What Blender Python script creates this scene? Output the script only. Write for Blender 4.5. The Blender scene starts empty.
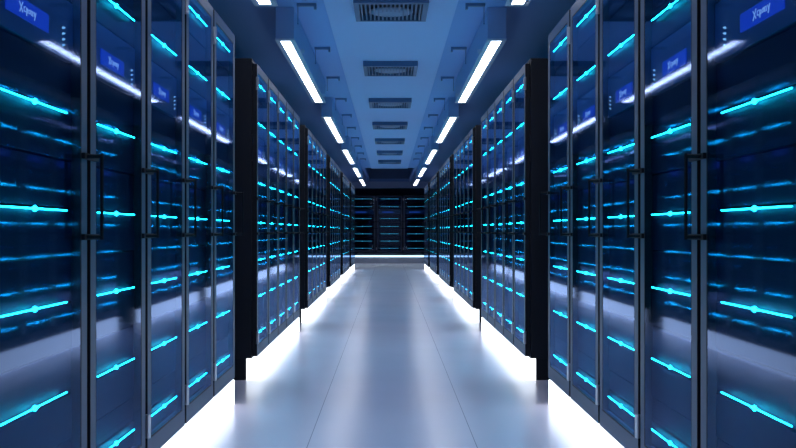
import bpy, bmesh, math
from mathutils import Vector

# ------------------------------------------------------------------ camera, world, exposure
SC = bpy.context.scene
COL = SC.collection
W = 0.95                      # half width of the aisle between the rack doors
FPX = 1066.0
CAMH = 1.11 * W
cam_d = bpy.data.cameras.new('camera')
cam_d.sensor_width = 36.0
cam_d.lens = FPX / 796.0 * 36.0
cam_d.shift_x = 0.0113
cam_d.shift_y = 0.0088
cam_d.clip_start = 0.02
cam = bpy.data.objects.new('camera', cam_d)
cam.location = (-0.015, 0.0, CAMH)
cam.rotation_euler = (math.pi / 2, 0, 0)
COL.objects.link(cam)
SC.camera = cam

world = bpy.data.worlds.new('world')
SC.world = world
world.use_nodes = True
bg = world.node_tree.nodes['Background']
bg.inputs[0].default_value = (0.60, 0.72, 1.0, 1)
bg.inputs[1].default_value = 0.5

SC.view_settings.view_transform = 'Standard'
SC.view_settings.look = 'None'
SC.view_settings.gamma = 1.0
SC.view_settings.use_curve_mapping = False
SC.view_settings.exposure = 0.35
SC.cycles.max_bounces = 10
SC.cycles.transparent_max_bounces = 24
SC.cycles.sample_clamp_indirect = 8.0

STRIP_L = 1.55
FIXTURE_L = 9.0

# ------------------------------------------------------------------ materials
def nodes_of(name):
    m = bpy.data.materials.new(name)
    m.use_nodes = True
    nt = m.node_tree
    return m, nt, nt.nodes['Principled BSDF']

def plain(name, col, rough=0.5, metal=0.0, spec=0.5, var=0.0, scale=8.0, bump=0.0):
    m, nt, b = nodes_of(name)
    b.inputs['Base Color'].default_value = (*col, 1)
    b.inputs['Roughness'].default_value = rough
    b.inputs['Metallic'].default_value = metal
    b.inputs['Specular IOR Level'].default_value = spec
    tc = nt.nodes.new('ShaderNodeTexCoord')
    nz = nt.nodes.new('ShaderNodeTexNoise')
    nz.inputs['Scale'].default_value = scale
    nz.inputs['Detail'].default_value = 3
    nt.links.new(tc.outputs['Object'], nz.inputs['Vector'])
    mx = nt.nodes.new('ShaderNodeMix'); mx.data_type = 'RGBA'
    mx.inputs['A'].default_value = (*[c * (1 - var) for c in col], 1)
    mx.inputs['B'].default_value = (*[min(1, c * (1 + var)) for c in col], 1)
    nt.links.new(nz.outputs['Fac'], mx.inputs['Factor'])
    nt.links.new(mx.outputs['Result'], b.inputs['Base Color'])
    if bump:
        bp = nt.nodes.new('ShaderNodeBump')
        bp.inputs['Strength'].default_value = bump
        nt.links.new(nz.outputs['Fac'], bp.inputs['Height'])
        nt.links.new(bp.outputs['Normal'], b.inputs['Normal'])
    return m

def glow(name, col, strength, base=(0.8, 0.8, 0.8)):
    m, nt, b = nodes_of(name)
    b.inputs['Base Color'].default_value = (*base, 1)
    b.inputs['Roughness'].default_value = 0.5
    b.inputs['Emission Color'].default_value = (*col, 1)
    b.inputs['Emission Strength'].default_value = strength
    return m

def glass_mat():
    m = bpy.data.materials.new('door_glass')
    m.use_nodes = True
    nt = m.node_tree
    nt.nodes.clear()
    out = nt.nodes.new('ShaderNodeOutputMaterial')
    tr = nt.nodes.new('ShaderNodeBsdfTransparent')
    tr.inputs[0].default_value = (0.62, 0.80, 0.95, 1)
    gl = nt.nodes.new('ShaderNodeBsdfGlossy')
    gl.inputs['Color'].default_value = (0.42, 0.57, 0.95, 1)
    gl.inputs['Roughness'].default_value = 0.042
    fr = nt.nodes.new('ShaderNodeFresnel')
    fr.inputs['IOR'].default_value = 1.37
    geo = nt.nodes.new('ShaderNodeNewGeometry')
    inv = nt.nodes.new('ShaderNodeMath'); inv.operation = 'SUBTRACT'
    inv.inputs[0].default_value = 1.0
    nt.links.new(geo.outputs['Backfacing'], inv.inputs[1])
    mul = nt.nodes.new('ShaderNodeMath'); mul.operation = 'MULTIPLY'
    nt.links.new(fr.outputs[0], mul.inputs[0])
    nt.links.new(inv.outputs[0], mul.inputs[1])
    mix = nt.nodes.new('ShaderNodeMixShader')
    nt.links.new(mul.outputs[0], mix.inputs[0])
    nt.links.new(tr.outputs[0], mix.inputs[1])
    nt.links.new(gl.outputs[0], mix.inputs[2])
    nt.links.new(mix.outputs[0], out.inputs[0])
    return m

def floor_mat():
    m, nt, b = nodes_of('polished_floor_tiles')
    tc = nt.nodes.new('ShaderNodeTexCoord')
    mp = nt.nodes.new('ShaderNodeMapping')
    mp.inputs['Location'].default_value = (0.415, 0.3, 0)
    nt.links.new(tc.outputs['Object'], mp.inputs['Vector'])
    br = nt.nodes.new('ShaderNodeTexBrick')
    br.offset = 0.0
    br.inputs['Scale'].default_value = 1.0
    br.inputs['Brick Width'].default_value = 0.83
    br.inputs['Row Height'].default_value = 60.0
    br.inputs['Mortar Size'].default_value = 0.0022
    br.inputs['Mortar Smooth'].default_value = 0.2
    br.inputs['Color1'].default_value = (0.76, 0.70, 0.83, 1)
    br.inputs['Color2'].default_value = (0.76, 0.70, 0.83, 1)
    br.inputs['Mortar'].default_value = (0.28, 0.28, 0.36, 1)
    nt.links.new(mp.outputs[0], br.inputs['Vector'])
    nz = nt.nodes.new('ShaderNodeTexNoise')
    nz.inputs['Scale'].default_value = 1.3
    nt.links.new(tc.outputs['Object'], nz.inputs['Vector'])
    mr = nt.nodes.new('ShaderNodeMapRange')
    mr.inputs['To Min'].default_value = 0.20
    mr.inputs['To Max'].default_value = 0.28
    nt.links.new(nz.outputs['Fac'], mr.inputs['Value'])
    nt.links.new(mr.outputs[0], b.inputs['Roughness'])
    nt.links.new(br.outputs['Color'], b.inputs['Base Color'])
    b.inputs['Specular IOR Level'].default_value = 0.55
    return m

M = dict(
    floor=floor_mat(),
    ceiling=plain('blue_ceiling_paint', (0.22, 0.42, 0.80), 0.6, var=0.04, scale=0.7),
    panel=plain('pale_blue_ceiling_panel', (0.43, 0.61, 0.96), 0.6, var=0.04, scale=0.6),
    wall=plain('navy_wall_paint', (0.10, 0.19, 0.38), 0.6, var=0.08, scale=1.0),
    bulkhead=plain('blue_bulkhead_paint', (0.45, 0.62, 0.85), 0.6, var=0.04),
    fixture=plain('blue_grey_light_housing', (0.32, 0.47, 0.74), 0.45, var=0.03),
    lampframe=plain('pale_lamp_frame', (0.62, 0.72, 0.86), 0.4, var=0.03),
    black=plain('black_powder_coat', (0.005, 0.007, 0.014), 0.5, spec=0.25, var=0.15, scale=20),
    body=plain('rack_side_black', (0.006, 0.009, 0.018), 0.55, spec=0.3, var=0.2, scale=6),
    frame=plain('dark_blue_grey_metal', (0.07, 0.105, 0.18), 0.42, metal=0.4, var=0.1, scale=5),
    hinge=plain('brushed_steel_hinge', (0.42, 0.46, 0.55), 0.3, metal=0.9, var=0.1),
    handle=plain('black_handle_metal', (0.004, 0.005, 0.009), 0.5, metal=0.0, spec=0.2, var=0.1),
    server=plain('dark_navy_server_face', (0.004, 0.007, 0.024), 0.5, spec=0.15, var=0.25, scale=3),
    header=plain('navy_control_panel', (0.02, 0.075, 0.16), 0.35, var=0.1),
    vent=plain('grey_blue_vent_metal', (0.10, 0.18, 0.32), 0.5, metal=0.2, var=0.05),
    plate=plain('mid_blue_vent_plate', (0.17, 0.28, 0.45), 0.5, var=0.05),
    ventshade=plain('duct_shade_dark', (0.03, 0.05, 0.10), 0.7, var=0.1),
    hanger=plain('dark_blue_bracket', (0.13, 0.23, 0.40), 0.5, var=0.1),
    platform=plain('grey_platform_top', (0.35, 0.40, 0.50), 0.4, var=0.05),
    glass=glass_mat(),
    led=glow('cyan_led', (0.010, 0.76, 0.86), 24.0, (0.02, 0.2, 0.25)),
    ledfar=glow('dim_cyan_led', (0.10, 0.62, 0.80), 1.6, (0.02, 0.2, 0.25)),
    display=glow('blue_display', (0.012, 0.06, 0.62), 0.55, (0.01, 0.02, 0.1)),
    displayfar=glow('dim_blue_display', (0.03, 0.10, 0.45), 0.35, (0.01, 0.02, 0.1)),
    letters=glow('pale_display_lettering', (0.45, 0.6, 1.0), 0.6, (0.2, 0.2, 0.3)),
    status=glow('pale_status_lights', (0.45, 0.75, 1.0), 0.8, (0.2, 0.2, 0.3)),
    strip=glow('white_plinth_glow', (0.86, 0.93, 1.0), STRIP_L),
    tube=glow('white_ceiling_glow', (0.93, 0.93, 1.0), FIXTURE_L),
    edge=glow('pale_blue_edge_glow', (0.55, 0.85, 1.0), 1.6),
)

# ------------------------------------------------------------------ mesh helpers
def bx(bm, lo, hi, s=1):
    (x0, y0, z0), (x1, y1, z1) = lo, hi
    x0 *= s; x1 *= s
    if x0 > x1: x0, x1 = x1, x0
    if y0 > y1: y0, y1 = y1, y0
    v = [bm.verts.new(p) for p in ((x0, y0, z0), (x1, y0, z0), (x1, y1, z0), (x0, y1, z0),
                                   (x0, y0, z1), (x1, y0, z1), (x1, y1, z1), (x0, y1, z1))]
    for f in ((0, 3, 2, 1), (4, 5, 6, 7), (0, 1, 5, 4), (1, 2, 6, 5), (2, 3, 7, 6), (3, 0, 4, 7)):
        bm.faces.new([v[i] for i in f])

def tube(bm, pts, r, seg=8, squash=(1, 1)):
    """round bar along a polyline; r may be a number or a list per point"""
    pts = [Vector(p) for p in pts]
    rr = r if isinstance(r, (list, tuple)) else [r] * len(pts)
    rings = []
    for i, p in enumerate(pts):
        d = (pts[min(i + 1, len(pts) - 1)] - pts[max(i - 1, 0)]).normalized()
        up = Vector((0, 0, 1)) if abs(d.z) < 0.9 else Vector((0, 1, 0))
        a = d.cross(up).normalized(); b = d.cross(a).normalized()
        ring = []
        for k in range(seg):
            t = 2 * math.pi * k / seg
            ring.append(bm.verts.new(p + a * math.cos(t) * rr[i] * squash[0] + b * math.sin(t) * rr[i] * squash[1]))
        rings.append(ring)
    for i in range(len(rings) - 1):
        for k in range(seg):
            bm.faces.new((rings[i][k], rings[i][(k + 1) % seg], rings[i + 1][(k + 1) % seg], rings[i + 1][k]))
    bm.faces.new(rings[0][::-1]); bm.faces.new(rings[-1])

def obj(name, bm, mat, parent=None, bevel=0.0):
    bmesh.ops.recalc_face_normals(bm, faces=bm.faces)
    if bevel:
        bmesh.ops.bevel(bm, geom=list(bm.edges), offset=bevel, segments=2, affect='EDGES', profile=0.7)
    me = bpy.data.meshes.new(name)
    bm.to_mesh(me); bm.free()
    me.materials.append(mat)
    o = bpy.data.objects.new(name, me)
    COL.objects.link(o)
    if parent: o.parent = parent
    return o

def empty(name, loc=(0, 0, 0)):
    o = bpy.data.objects.new(name, None)
    o.empty_display_size = 0.1
    o.location = loc
    COL.objects.link(o)
    return o

def tag(o, label, cat, group=None):
    o['label'] = label; o['category'] = cat
    if group: o['group'] = group
    return o

def copy_tree(o, parent=None):
    c = o.copy(); COL.objects.link(c); c.parent = parent
    for ch in [x for x in KIDS.get(o.name, [])]:
        copy_tree_kid(ch, c)
    return c

KIDS = {}
def collect(o):
    KIDS[o.name] = list(o.children)
    for c in o.children: collect(c)

def copy_tree_kid(ch, parent):
    c = ch.copy(); COL.objects.link(c); c.parent = parent
    for g in KIDS.get(ch.name, []):
        copy_tree_kid(g, c)

def struct(name, boxes, mat):
    bm = bmesh.new()
    for lo, hi in boxes: bx(bm, lo, hi)
    o = obj(name, bm, mat)
    o['kind'] = 'structure'
    return o

ORD = ['first', 'second', 'third', 'fourth', 'fifth', 'sixth', 'seventh', 'eighth', 'ninth', 'tenth',
       'eleventh', 'twelfth']

# ------------------------------------------------------------------ room
CEIL = (1.11 + 1.844) * W
XW = 2.30
Y0, Y1 = -1.5, 41.2
REC0, REC1, RECX = 29.6, 37.7, 0.72 * W
struct('floor', [((-XW, Y0, -0.1), (XW, Y1, 0))], M['floor'])
struct('ceiling', [((-XW, Y0, CEIL), (-RECX, Y1, CEIL + 0.1)), ((RECX, Y0, CEIL), (XW, Y1, CEIL + 0.1)),
                   ((-RECX, Y0, CEIL), (RECX, REC0, CEIL + 0.1)), ((-RECX, REC1, CEIL), (RECX, Y1, CEIL + 0.1)),
                   ], M['ceiling'])
struct('trim_3', [((-RECX - .05, REC0, CEIL + .1), (-RECX, REC1, CEIL + .55)),
                   ((RECX, REC0, CEIL + .1), (RECX + .05, REC1, CEIL + .55)),
                   ((-RECX, REC0 - .05, CEIL + .1), (RECX, REC0, CEIL + .55)),
                   ((-RECX, REC1, CEIL + .1), (RECX, REC1 + .05, CEIL + .55)),
                   ((-RECX - .05, REC0 - .05, CEIL + .55), (RECX + .05, REC1 + .05, CEIL + .6))], M['wall'])  # recess lining painted navy to darken it; its shade is put into the colour
struct('trim_1', [((-0.53 * W, Y0, CEIL - 0.03), (0.53 * W, REC0 - 0.2, CEIL))], M['panel'])
struct('wall_left', [((-XW - .1, Y0, 0), (-XW, Y1, CEIL + .1))], M['wall'])
struct('wall_right', [((XW, Y0, 0), (XW + .1, Y1, CEIL + .1))], M['wall'])
struct('wall_back', [((-XW - .1, Y1, 0), (XW + .1, Y1 + .1, CEIL + .1))], M['wall'])
struct('trim_2', [((-XW, REC1 + .06, (1.11 + 1.6) * W), (XW, REC1 + .30, CEIL))], M['bulkhead'])

# ------------------------------------------------------------------ plinths with glowing strips
DB = 0.166           # height of the door's lower edge
BAYS = [  # y start, number of racks, rack pitch
    (2.40, 5, 0.79), (7.535, 5, 0.729), (12.27, 5, 0.729), (16.95, 5, 0.729), (21.62, 5, 0.729), (26.3, 4, 0.729)]
BAYNAME = ['nearest', 'second', 'third', 'fourth', 'fifth', 'farthest']
RD = 0.98            # rack depth
for side, s in (('left', -1), ('right', 1)):
    for (ys, n, p), bn in zip(BAYS, BAYNAME):
        bm = bmesh.new()
        L = n * p + (0.13 if bn == 'nearest' else 0)
        bx(bm, (W + 0.075, 0, 0), (W + RD, L, DB - 0.012), s)
        pl = obj('rack_plinth', bm, M['black'])
        pl.location = (0, ys, 0)
        tag(pl, f'long low plinth with glowing white front under the {bn} {side} bay of racks', 'plinth',
            'glowing plinths along the aisle')
        bm = bmesh.new()
        bx(bm, (W + 0.004, 0.0, 0.0), (W + 0.074, L, DB - 0.014), s)
        st = obj('light_strip', bm, M['strip'], pl, bevel=0.004)
        st['label'] = 'glowing white light strip'

# ------------------------------------------------------------------ racks
RZ = [2.121, 1.838, 1.402, 1.115, 0.845, 0.580, 0.316]
DT, BT = 2.240, 2.276
def make_rack(w, s, led, post=0.060, detail=True, ledmat='led'):
    """front plane lx = 0, faces +s x; y runs 0..w away from the camera; stands at z = DB - .012"""
    r = empty('server_rack')
    zb = DB - 0.012
    g = 0.019                                    # half of the black gap between doors
    # carcass: side panels, top, back, bottom, open front
    bm = bmesh.new()
    bx(bm, (-RD, 0.002, zb), (-0.036, 0.020, BT), s)
    bx(bm, (-RD, w - 0.020, zb), (-0.036, w - 0.002, BT), s)
    bx(bm, (-RD, 0.020, BT - 0.02), (-0.036, w - 0.020, BT), s)
    bx(bm, (-RD, 0.020, zb), (-0.036, w - 0.020, zb + 0.03), s)
    bx(bm, (-RD, 0.020, zb + .03), (-RD + 0.02, w - 0.020, BT - .02), s)
    obj('body', bm, M['body'], r)
    # stack of dark server faces with thin grooves
    bm = bmesh.new()
    z = zb + 0.035
    edges = [0.252, .43, .70, .98, 1.265, 1.56, 1.745, 2.01, 2.176]
    for a, b in zip(edges[:-1], edges[1:]):
        if a == 1.56: continue
        n = 2
        for k in range(n):
            z0 = a + (b - a) * k / n; z1 = a + (b - a) * (k + 1) / n
            bx(bm, (-0.35, 0.088, z0 + 0.003), (-0.026 - 0.004 * (k == 1), w - 0.088, z1 - 0.003), s)
    obj('server_front', bm, M['server'], r)
    # control panel
    bm = bmesh.new()
    bx(bm, (-0.30, 0.088, 1.564), (-0.023, w - 0.088, 1.741), s)
    cp = obj('control_panel', bm, M['header'], r, bevel=0.003)
    c = w / 2 + 0.004
    y0 = c - led / 2
    if True:
        bm = bmesh.new()
        bx(bm, (-0.0228, y0 + 0.070, 1.610), (-0.019, y0 + 0.070 + led * 0.60, 1.661), s)
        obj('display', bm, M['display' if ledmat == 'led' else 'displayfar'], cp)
    if detail:
        bm = bmesh.new()
        ya, zc = y0 + 0.160, 1.636
        strokes = [[(0, .012), (.02, -.012)], [(.02, .014), (.002, -.014)],
                   [(.036, .006), (.028, .004), (.028, -.006), (.037, -.007)],
                   [(.044, .006), (.044, -.016)], [(.044, .005), (.052, .002), (.050, -.007), (.044, -.006)],
                   [(.066, .005), (.058, .002), (.058, -.006), (.067, -.005), (.067, .006)],
                   [(.074, -.008), (.074, .005), (.082, .005), (.083, -.008)],
                   [(.090, .006), (.096, -.006)], [(.103, .007), (.093, -.016)]]
        for st_ in strokes:
            tube(bm, [(s * -0.0180, ya + (u if s > 0 else .105 - u) * 1.25, zc + v) for u, v in st_], 0.0016, 5)
        obj('lettering', bm, M['letters'], cp)
        for k in range(4):
            bm = bmesh.new()
            yb = c + led / 2 - 0.004
            zz = 1.598 + 0.017 * k
            tube(bm, [(s * -0.0215, yb - 0.010, zz), (s * -0.0215, yb - 0.004, zz + 0.004)], 0.0028, 6)
            tube(bm, [(s * -0.0215, yb + 0.002, zz + 0.003), (s * -0.0215, yb + 0.010, zz + 0.006)], 0.0022, 6)
            obj('status_light', bm, M['status'], cp)
    # cyan bars with a pointed bulge in the middle
    for z in RZ:
        bm = bmesh.new()
        h = led / 2
        ys_ = [-h, -h + .004, -0.050, -0.020, -0.010, 0.004, 0.024, h - .004, h]
        rr = [0.0014, 0.0021, 0.0021, 0.0032, 0.0085, 0.0045, 0.0021, 0.0021, 0.0014]
        sg = 1
        tube(bm, [(s * -0.0135, c + sg * yy, z) for yy in ys_], rr, 8, (0.8, 1))
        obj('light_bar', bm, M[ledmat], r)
        bm = None
    # door frame with hole
    bm = bmesh.new()
    ya, yb = g, w - g
    za, zb2 = DB, DT
    pb, pt = 0.075, 0.055
    bx(bm, (-0.034, ya, za), (0, ya + post, zb2), s)
    bx(bm, (-0.034, yb - post, za), (0, yb, zb2), s)
    bx(bm, (-0.034, ya + post, za), (0, yb - post, za + pb), s)
    bx(bm, (-0.034, ya + post, zb2 - pt), (0, yb - post, zb2), s)
    d = obj('door', bm, M['frame'], r)
    d.data.materials.append(M['black'])          # the door's edges are black
    for f in d.data.polygons:
        if abs(f.normal.y) > 0.5: f.material_index = 1
    bm = bmesh.new()
    q = 0.007                                    # dark gasket round the glass
    i0, i1, k0, k1 = ya + post, yb - post, za + pb, zb2 - pt
    bx(bm, (-0.014, i0, k0), (-0.0005, i0 + q, k1), s)
    bx(bm, (-0.014, i1 - q, k0), (-0.0005, i1, k1), s)
    bx(bm, (-0.014, i0 + q, k0), (-0.0005, i1 - q, k0 + q), s)
    bx(bm, (-0.014, i0 + q, k1 - q), (-0.0005, i1 - q, k1), s)
    obj('gasket', bm, M['black'], d)
    bm = bmesh.new()
    bx(bm, (-0.0045, i0 + q, k0 + q), (-0.001, i1 - q, k1 - q), s)
    obj('glass_pane', bm, M['glass'], d)
    # U-shaped pull handle on the far post
    bm = bmesh.new()
    yc = yb - 0.030
    for hz in (1.036, 1.284):
        b2 = bmesh.new()
        bx(b2, (-0.002, 0, hz - .009), (0.010, ya + post, hz + .009), s)
        obj('strike_plate', b2, M['black'], d)
        bx(bm, (-0.002, yb - post, hz - .009), (0.010, w, hz + .009), s)
        tube(bm, [(0, yc, hz), (s * 0.055, yc, hz)], 0.0065, 8)
    tube(bm, [(s * 0.054, yc, 1.028), (s * 0.054, yc, 1.292)], 0.0055, 8)
    obj('handle', bm, M['handle'], d)
    for hz in (0.30, 2.10):
        bm = bmesh.new()
        tube(bm, [(s * 0.004, g * .45, hz - .045), (s * 0.004, g * .45, hz + .045)], 0.011, 10)
        bx(bm, (-0.006, g * .3, hz - .038), (0.004, ya + .012, hz + .038), s)
        obj('hinge', bm, M['hinge'], d)
    return r

protos = {}
def rack(key, w, s, led, detail, ledmat='led'):
    if key not in protos:
        r = make_rack(w, s, led, detail=detail, ledmat=ledmat)
        bpy.context.view_layer.update()
        collect(r)
        protos[key] = r
        return r
    return copy_tree(protos[key])

ordn = ['first', 'second', 'third', 'fourth', 'last']
for side, sg in (('left', 1), ('right', -1)):
    for bi, (ys, n, p) in enumerate(BAYS):
        for k in range(n):
            detail = bi < 3
            w = 0.92 if (bi, k) == (0, 0) else p          # the rack nearest the camera is a wider one
            led = 0.55 if (bi, k) == (0, 0) else 0.505 if bi == 0 else 0.53
            r = rack((w, sg, detail), w, sg, led, detail)
            r.location = (-sg * W, ys + k * p + (0.13 if bi == 0 and k else 0), 0)
            o_ = ordn[k] if k < n - 1 else 'last'
            tag(r, f'black glass-door server rack on the {side}, {o_} from the camera in the {BAYNAME[bi]} bay',
                'server rack', f'server racks lining the {side} side of the aisle')

# ------------------------------------------------------------------ end platform and the three racks across it
PH = 0.26
bm = bmesh.new()
bx(bm, (-1.2 * W, 0, 0), (1.2 * W, 5.5, PH))
pf = obj('platform', bm, M['platform'], bevel=0.01)
pf.location = (0, 35.0, 0)
tag(pf, 'low raised platform with a glowing front edge at the far end of the aisle', 'platform')
bm = bmesh.new()
bx(bm, (-1.19 * W, -0.02, PH - 0.06), (1.19 * W, 0.0, PH - 0.01))
o = obj('light_strip', bm, M['edge'], pf, bevel=0.003)
o['label'] = 'pale glowing strip on the platform edge'

names = ['left', 'middle', 'right']
for i in range(3):
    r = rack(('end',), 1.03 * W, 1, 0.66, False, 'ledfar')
    r.rotation_euler = (0, 0, -math.pi / 2)
    r.location = ((i - 1.5) * 1.03 * W, 38.9, PH - (DB - 0.012) + 0.0005)
    tag(r, f'{names[i]} one of three wide dark server racks facing down the aisle', 'server rack',
        'racks across the far end')

# ------------------------------------------------------------------ hanging light boxes
LH = (1.11 + 1.572) * W
XF = 0.874 * W
FW = 0.152 * W
FL = 4.1
def make_fixture(s):
    f = empty('ceiling_light')
    h = FW / 2
    bm = bmesh.new()
    bx(bm, (-h, 0, LH + 0.012), (h, FL, CEIL))
    obj('housing', bm, M['fixture'], f, bevel=0.004)
    bm = bmesh.new()
    bx(bm, (-h - .004, -.004, LH), (-h + .033, FL + .004, LH + .012))
    bx(bm, (h - .033, -.004, LH), (h + .004, FL + .004, LH + .012))
    bx(bm, (-h + .033, -.004, LH), (h - .033, .05, LH + .012))
    bx(bm, (-h + .033, FL - .05, LH), (h - .033, FL + .004, LH + .012))
    obj('rim', bm, M['lampframe'], f)
    bm = bmesh.new()
    bx(bm, (-h + .034, .051, LH + .004), (h - .034, FL - .051, LH + .011))
    d = obj('diffuser', bm, M['tube'], f)
    k = 0.16
    while k < FL - .1:
        bm = bmesh.new()
        bx(bm, (-h + .034, k, LH + .001), (h - .034, k + .008, LH + .004))
        obj('louvre', bm, M['lampframe'], d)
        k += 0.30
    for yy in (0.6, FL - 0.6):
        bm = bmesh.new()
        tube(bm, [(-s * (h + .018), yy, LH - .002), (-s * (h + .018), yy, LH + .03)], 0.014, 8)
        bx(bm, (-s * (h + .018) - .012, yy - .01, LH + .010), (-s * (h + .018) + .018, yy + .01, LH + .024))
        obj('clip', bm, M['lampframe'], f)
    return f
pf = {}
for side, s in (('left', -1), ('right', 1)):
    for k in range(6):
        if side not in pf:
            f = make_fixture(s); bpy.context.view_layer.update(); collect(f); pf[side] = f
        else:
            f = copy_tree(pf[side])
        f.location = (s * XF, [2.98, 8.34, 13.97, 19.65, 25.3, 30.95][k], 0)
        tag(f, f'long boxed ceiling light over the {side} racks, {ORD[k]} from the camera', 'ceiling light',
            f'light boxes in a line over the {side} side')

# ------------------------------------------------------------------ ceiling vents
VW = 0.555
def make_vent():
    v = empty('ceiling_vent')
    h = VW / 2; D = 0.70; zt = CEIL - 0.03; zb = CEIL - 0.085
    bm = bmesh.new()
    bx(bm, (-h, 0, zb), (h, .06, zt)); bx(bm, (-h, D - .03, zb), (h, D, zt))
    bx(bm, (-h, .06, zb), (-h + .04, D - .03, zt)); bx(bm, (h - .04, .06, zb), (h, D - .03, zt))
    obj('frame', bm, M['vent'], v, bevel=0.004)
    bm = bmesh.new()
    bx(bm, (-h + .04, .06, zt - .006), (h - .04, D - .03, zt - .001))
    obj('duct_shade_sheet', bm, M['ventshade'], v)  # flat dark sheet behind the louvres, coloured as the shade up the duct
    bm = bmesh.new()
    n = 15
    for i in range(n):
        x = -h + .04 + (VW - .08) * (i + .5) / n
        bx(bm, (x - .006, .06, zb + .006), (x + .006, D - .03, zt - .008))
    obj('louvre', bm, M['vent'], v)
    bm = bmesh.new()
    # domed spreader plate in the centre
    rings = [(0.001, .004), (0.09, .006), (0.14, .012), (0.17, .020)]
    for (r0, a), (r1, b) in zip(rings[:-1], rings[1:]):
        for i in range(24):
            t0, t1 = 2 * math.pi * i / 24, 2 * math.pi * (i + 1) / 24
            q = [(r0 * math.cos(t0), D * .62 + r0 * math.sin(t0), zb + a), (r1 * math.cos(t0), D * .62 + r1 * math.sin(t0), zb + b),
                 (r1 * math.cos(t1), D * .62 + r1 * math.sin(t1), zb + b), (r0 * math.cos(t1), D * .62 + r0 * math.sin(t1), zb + a)]
            bm.faces.new([bm.verts.new(p_) for p_ in q])
            bm.faces.new([bm.verts.new((p_[0], p_[1], p_[2] + .008)) for p_ in q[::-1]])
    bmesh.ops.remove_doubles(bm, verts=bm.verts, dist=0.0005)
    obj('spreader_plate', bm, M['plate'], v)
    return v
v0 = make_vent(); bpy.context.view_layer.update(); collect(v0)
for k in range(7):
    v = v0 if k == 0 else copy_tree(v0)
    v.location = (0, 7.79 + 3.0 * k, 0)
    tag(v, f'square louvred air vent along the ceiling centre, {ORD[k]} from the camera', 'vent',
        'air vents along the ceiling')

# ------------------------------------------------------------------ small ceiling brackets beside the central panel
def make_bracket(s):
    b = empty('ceiling_bracket')
    bm = bmesh.new()
    bx(bm, (0, 0, CEIL - .022), (0.15, .045, CEIL), s)
    bx(bm, (0, 0, CEIL - .045), (0.018, .045, CEIL - .022), s)
    obj('bar', bm, M['hanger'], b, bevel=0.002)
    bm = bmesh.new()
    tube(bm, [(s * 0.142, .02, CEIL - .02), (s * 0.142, .02, CEIL - .15)], 0.003, 8)
    tube(bm, [(s * 0.142, .02, CEIL - .15), (s * 0.142, .02, CEIL - .16)], 0.005, 8)
    obj('rod', bm, M['hanger'], b)
    return b
for side, s in (('left', -1), ('right', 1)):
    b0 = make_bracket(s); bpy.context.view_layer.update(); collect(b0)
    for k in range(10):
        b = b0 if k == 0 else copy_tree(b0)
        b.location = (s * 0.605 * W, 8.19 + 1.95 * k, 0)
        tag(b, f'small dark ceiling bracket with thin rod on the {side}, {ORD[k]} from the camera', 'bracket',
            f'brackets along the {side} of the ceiling panel')
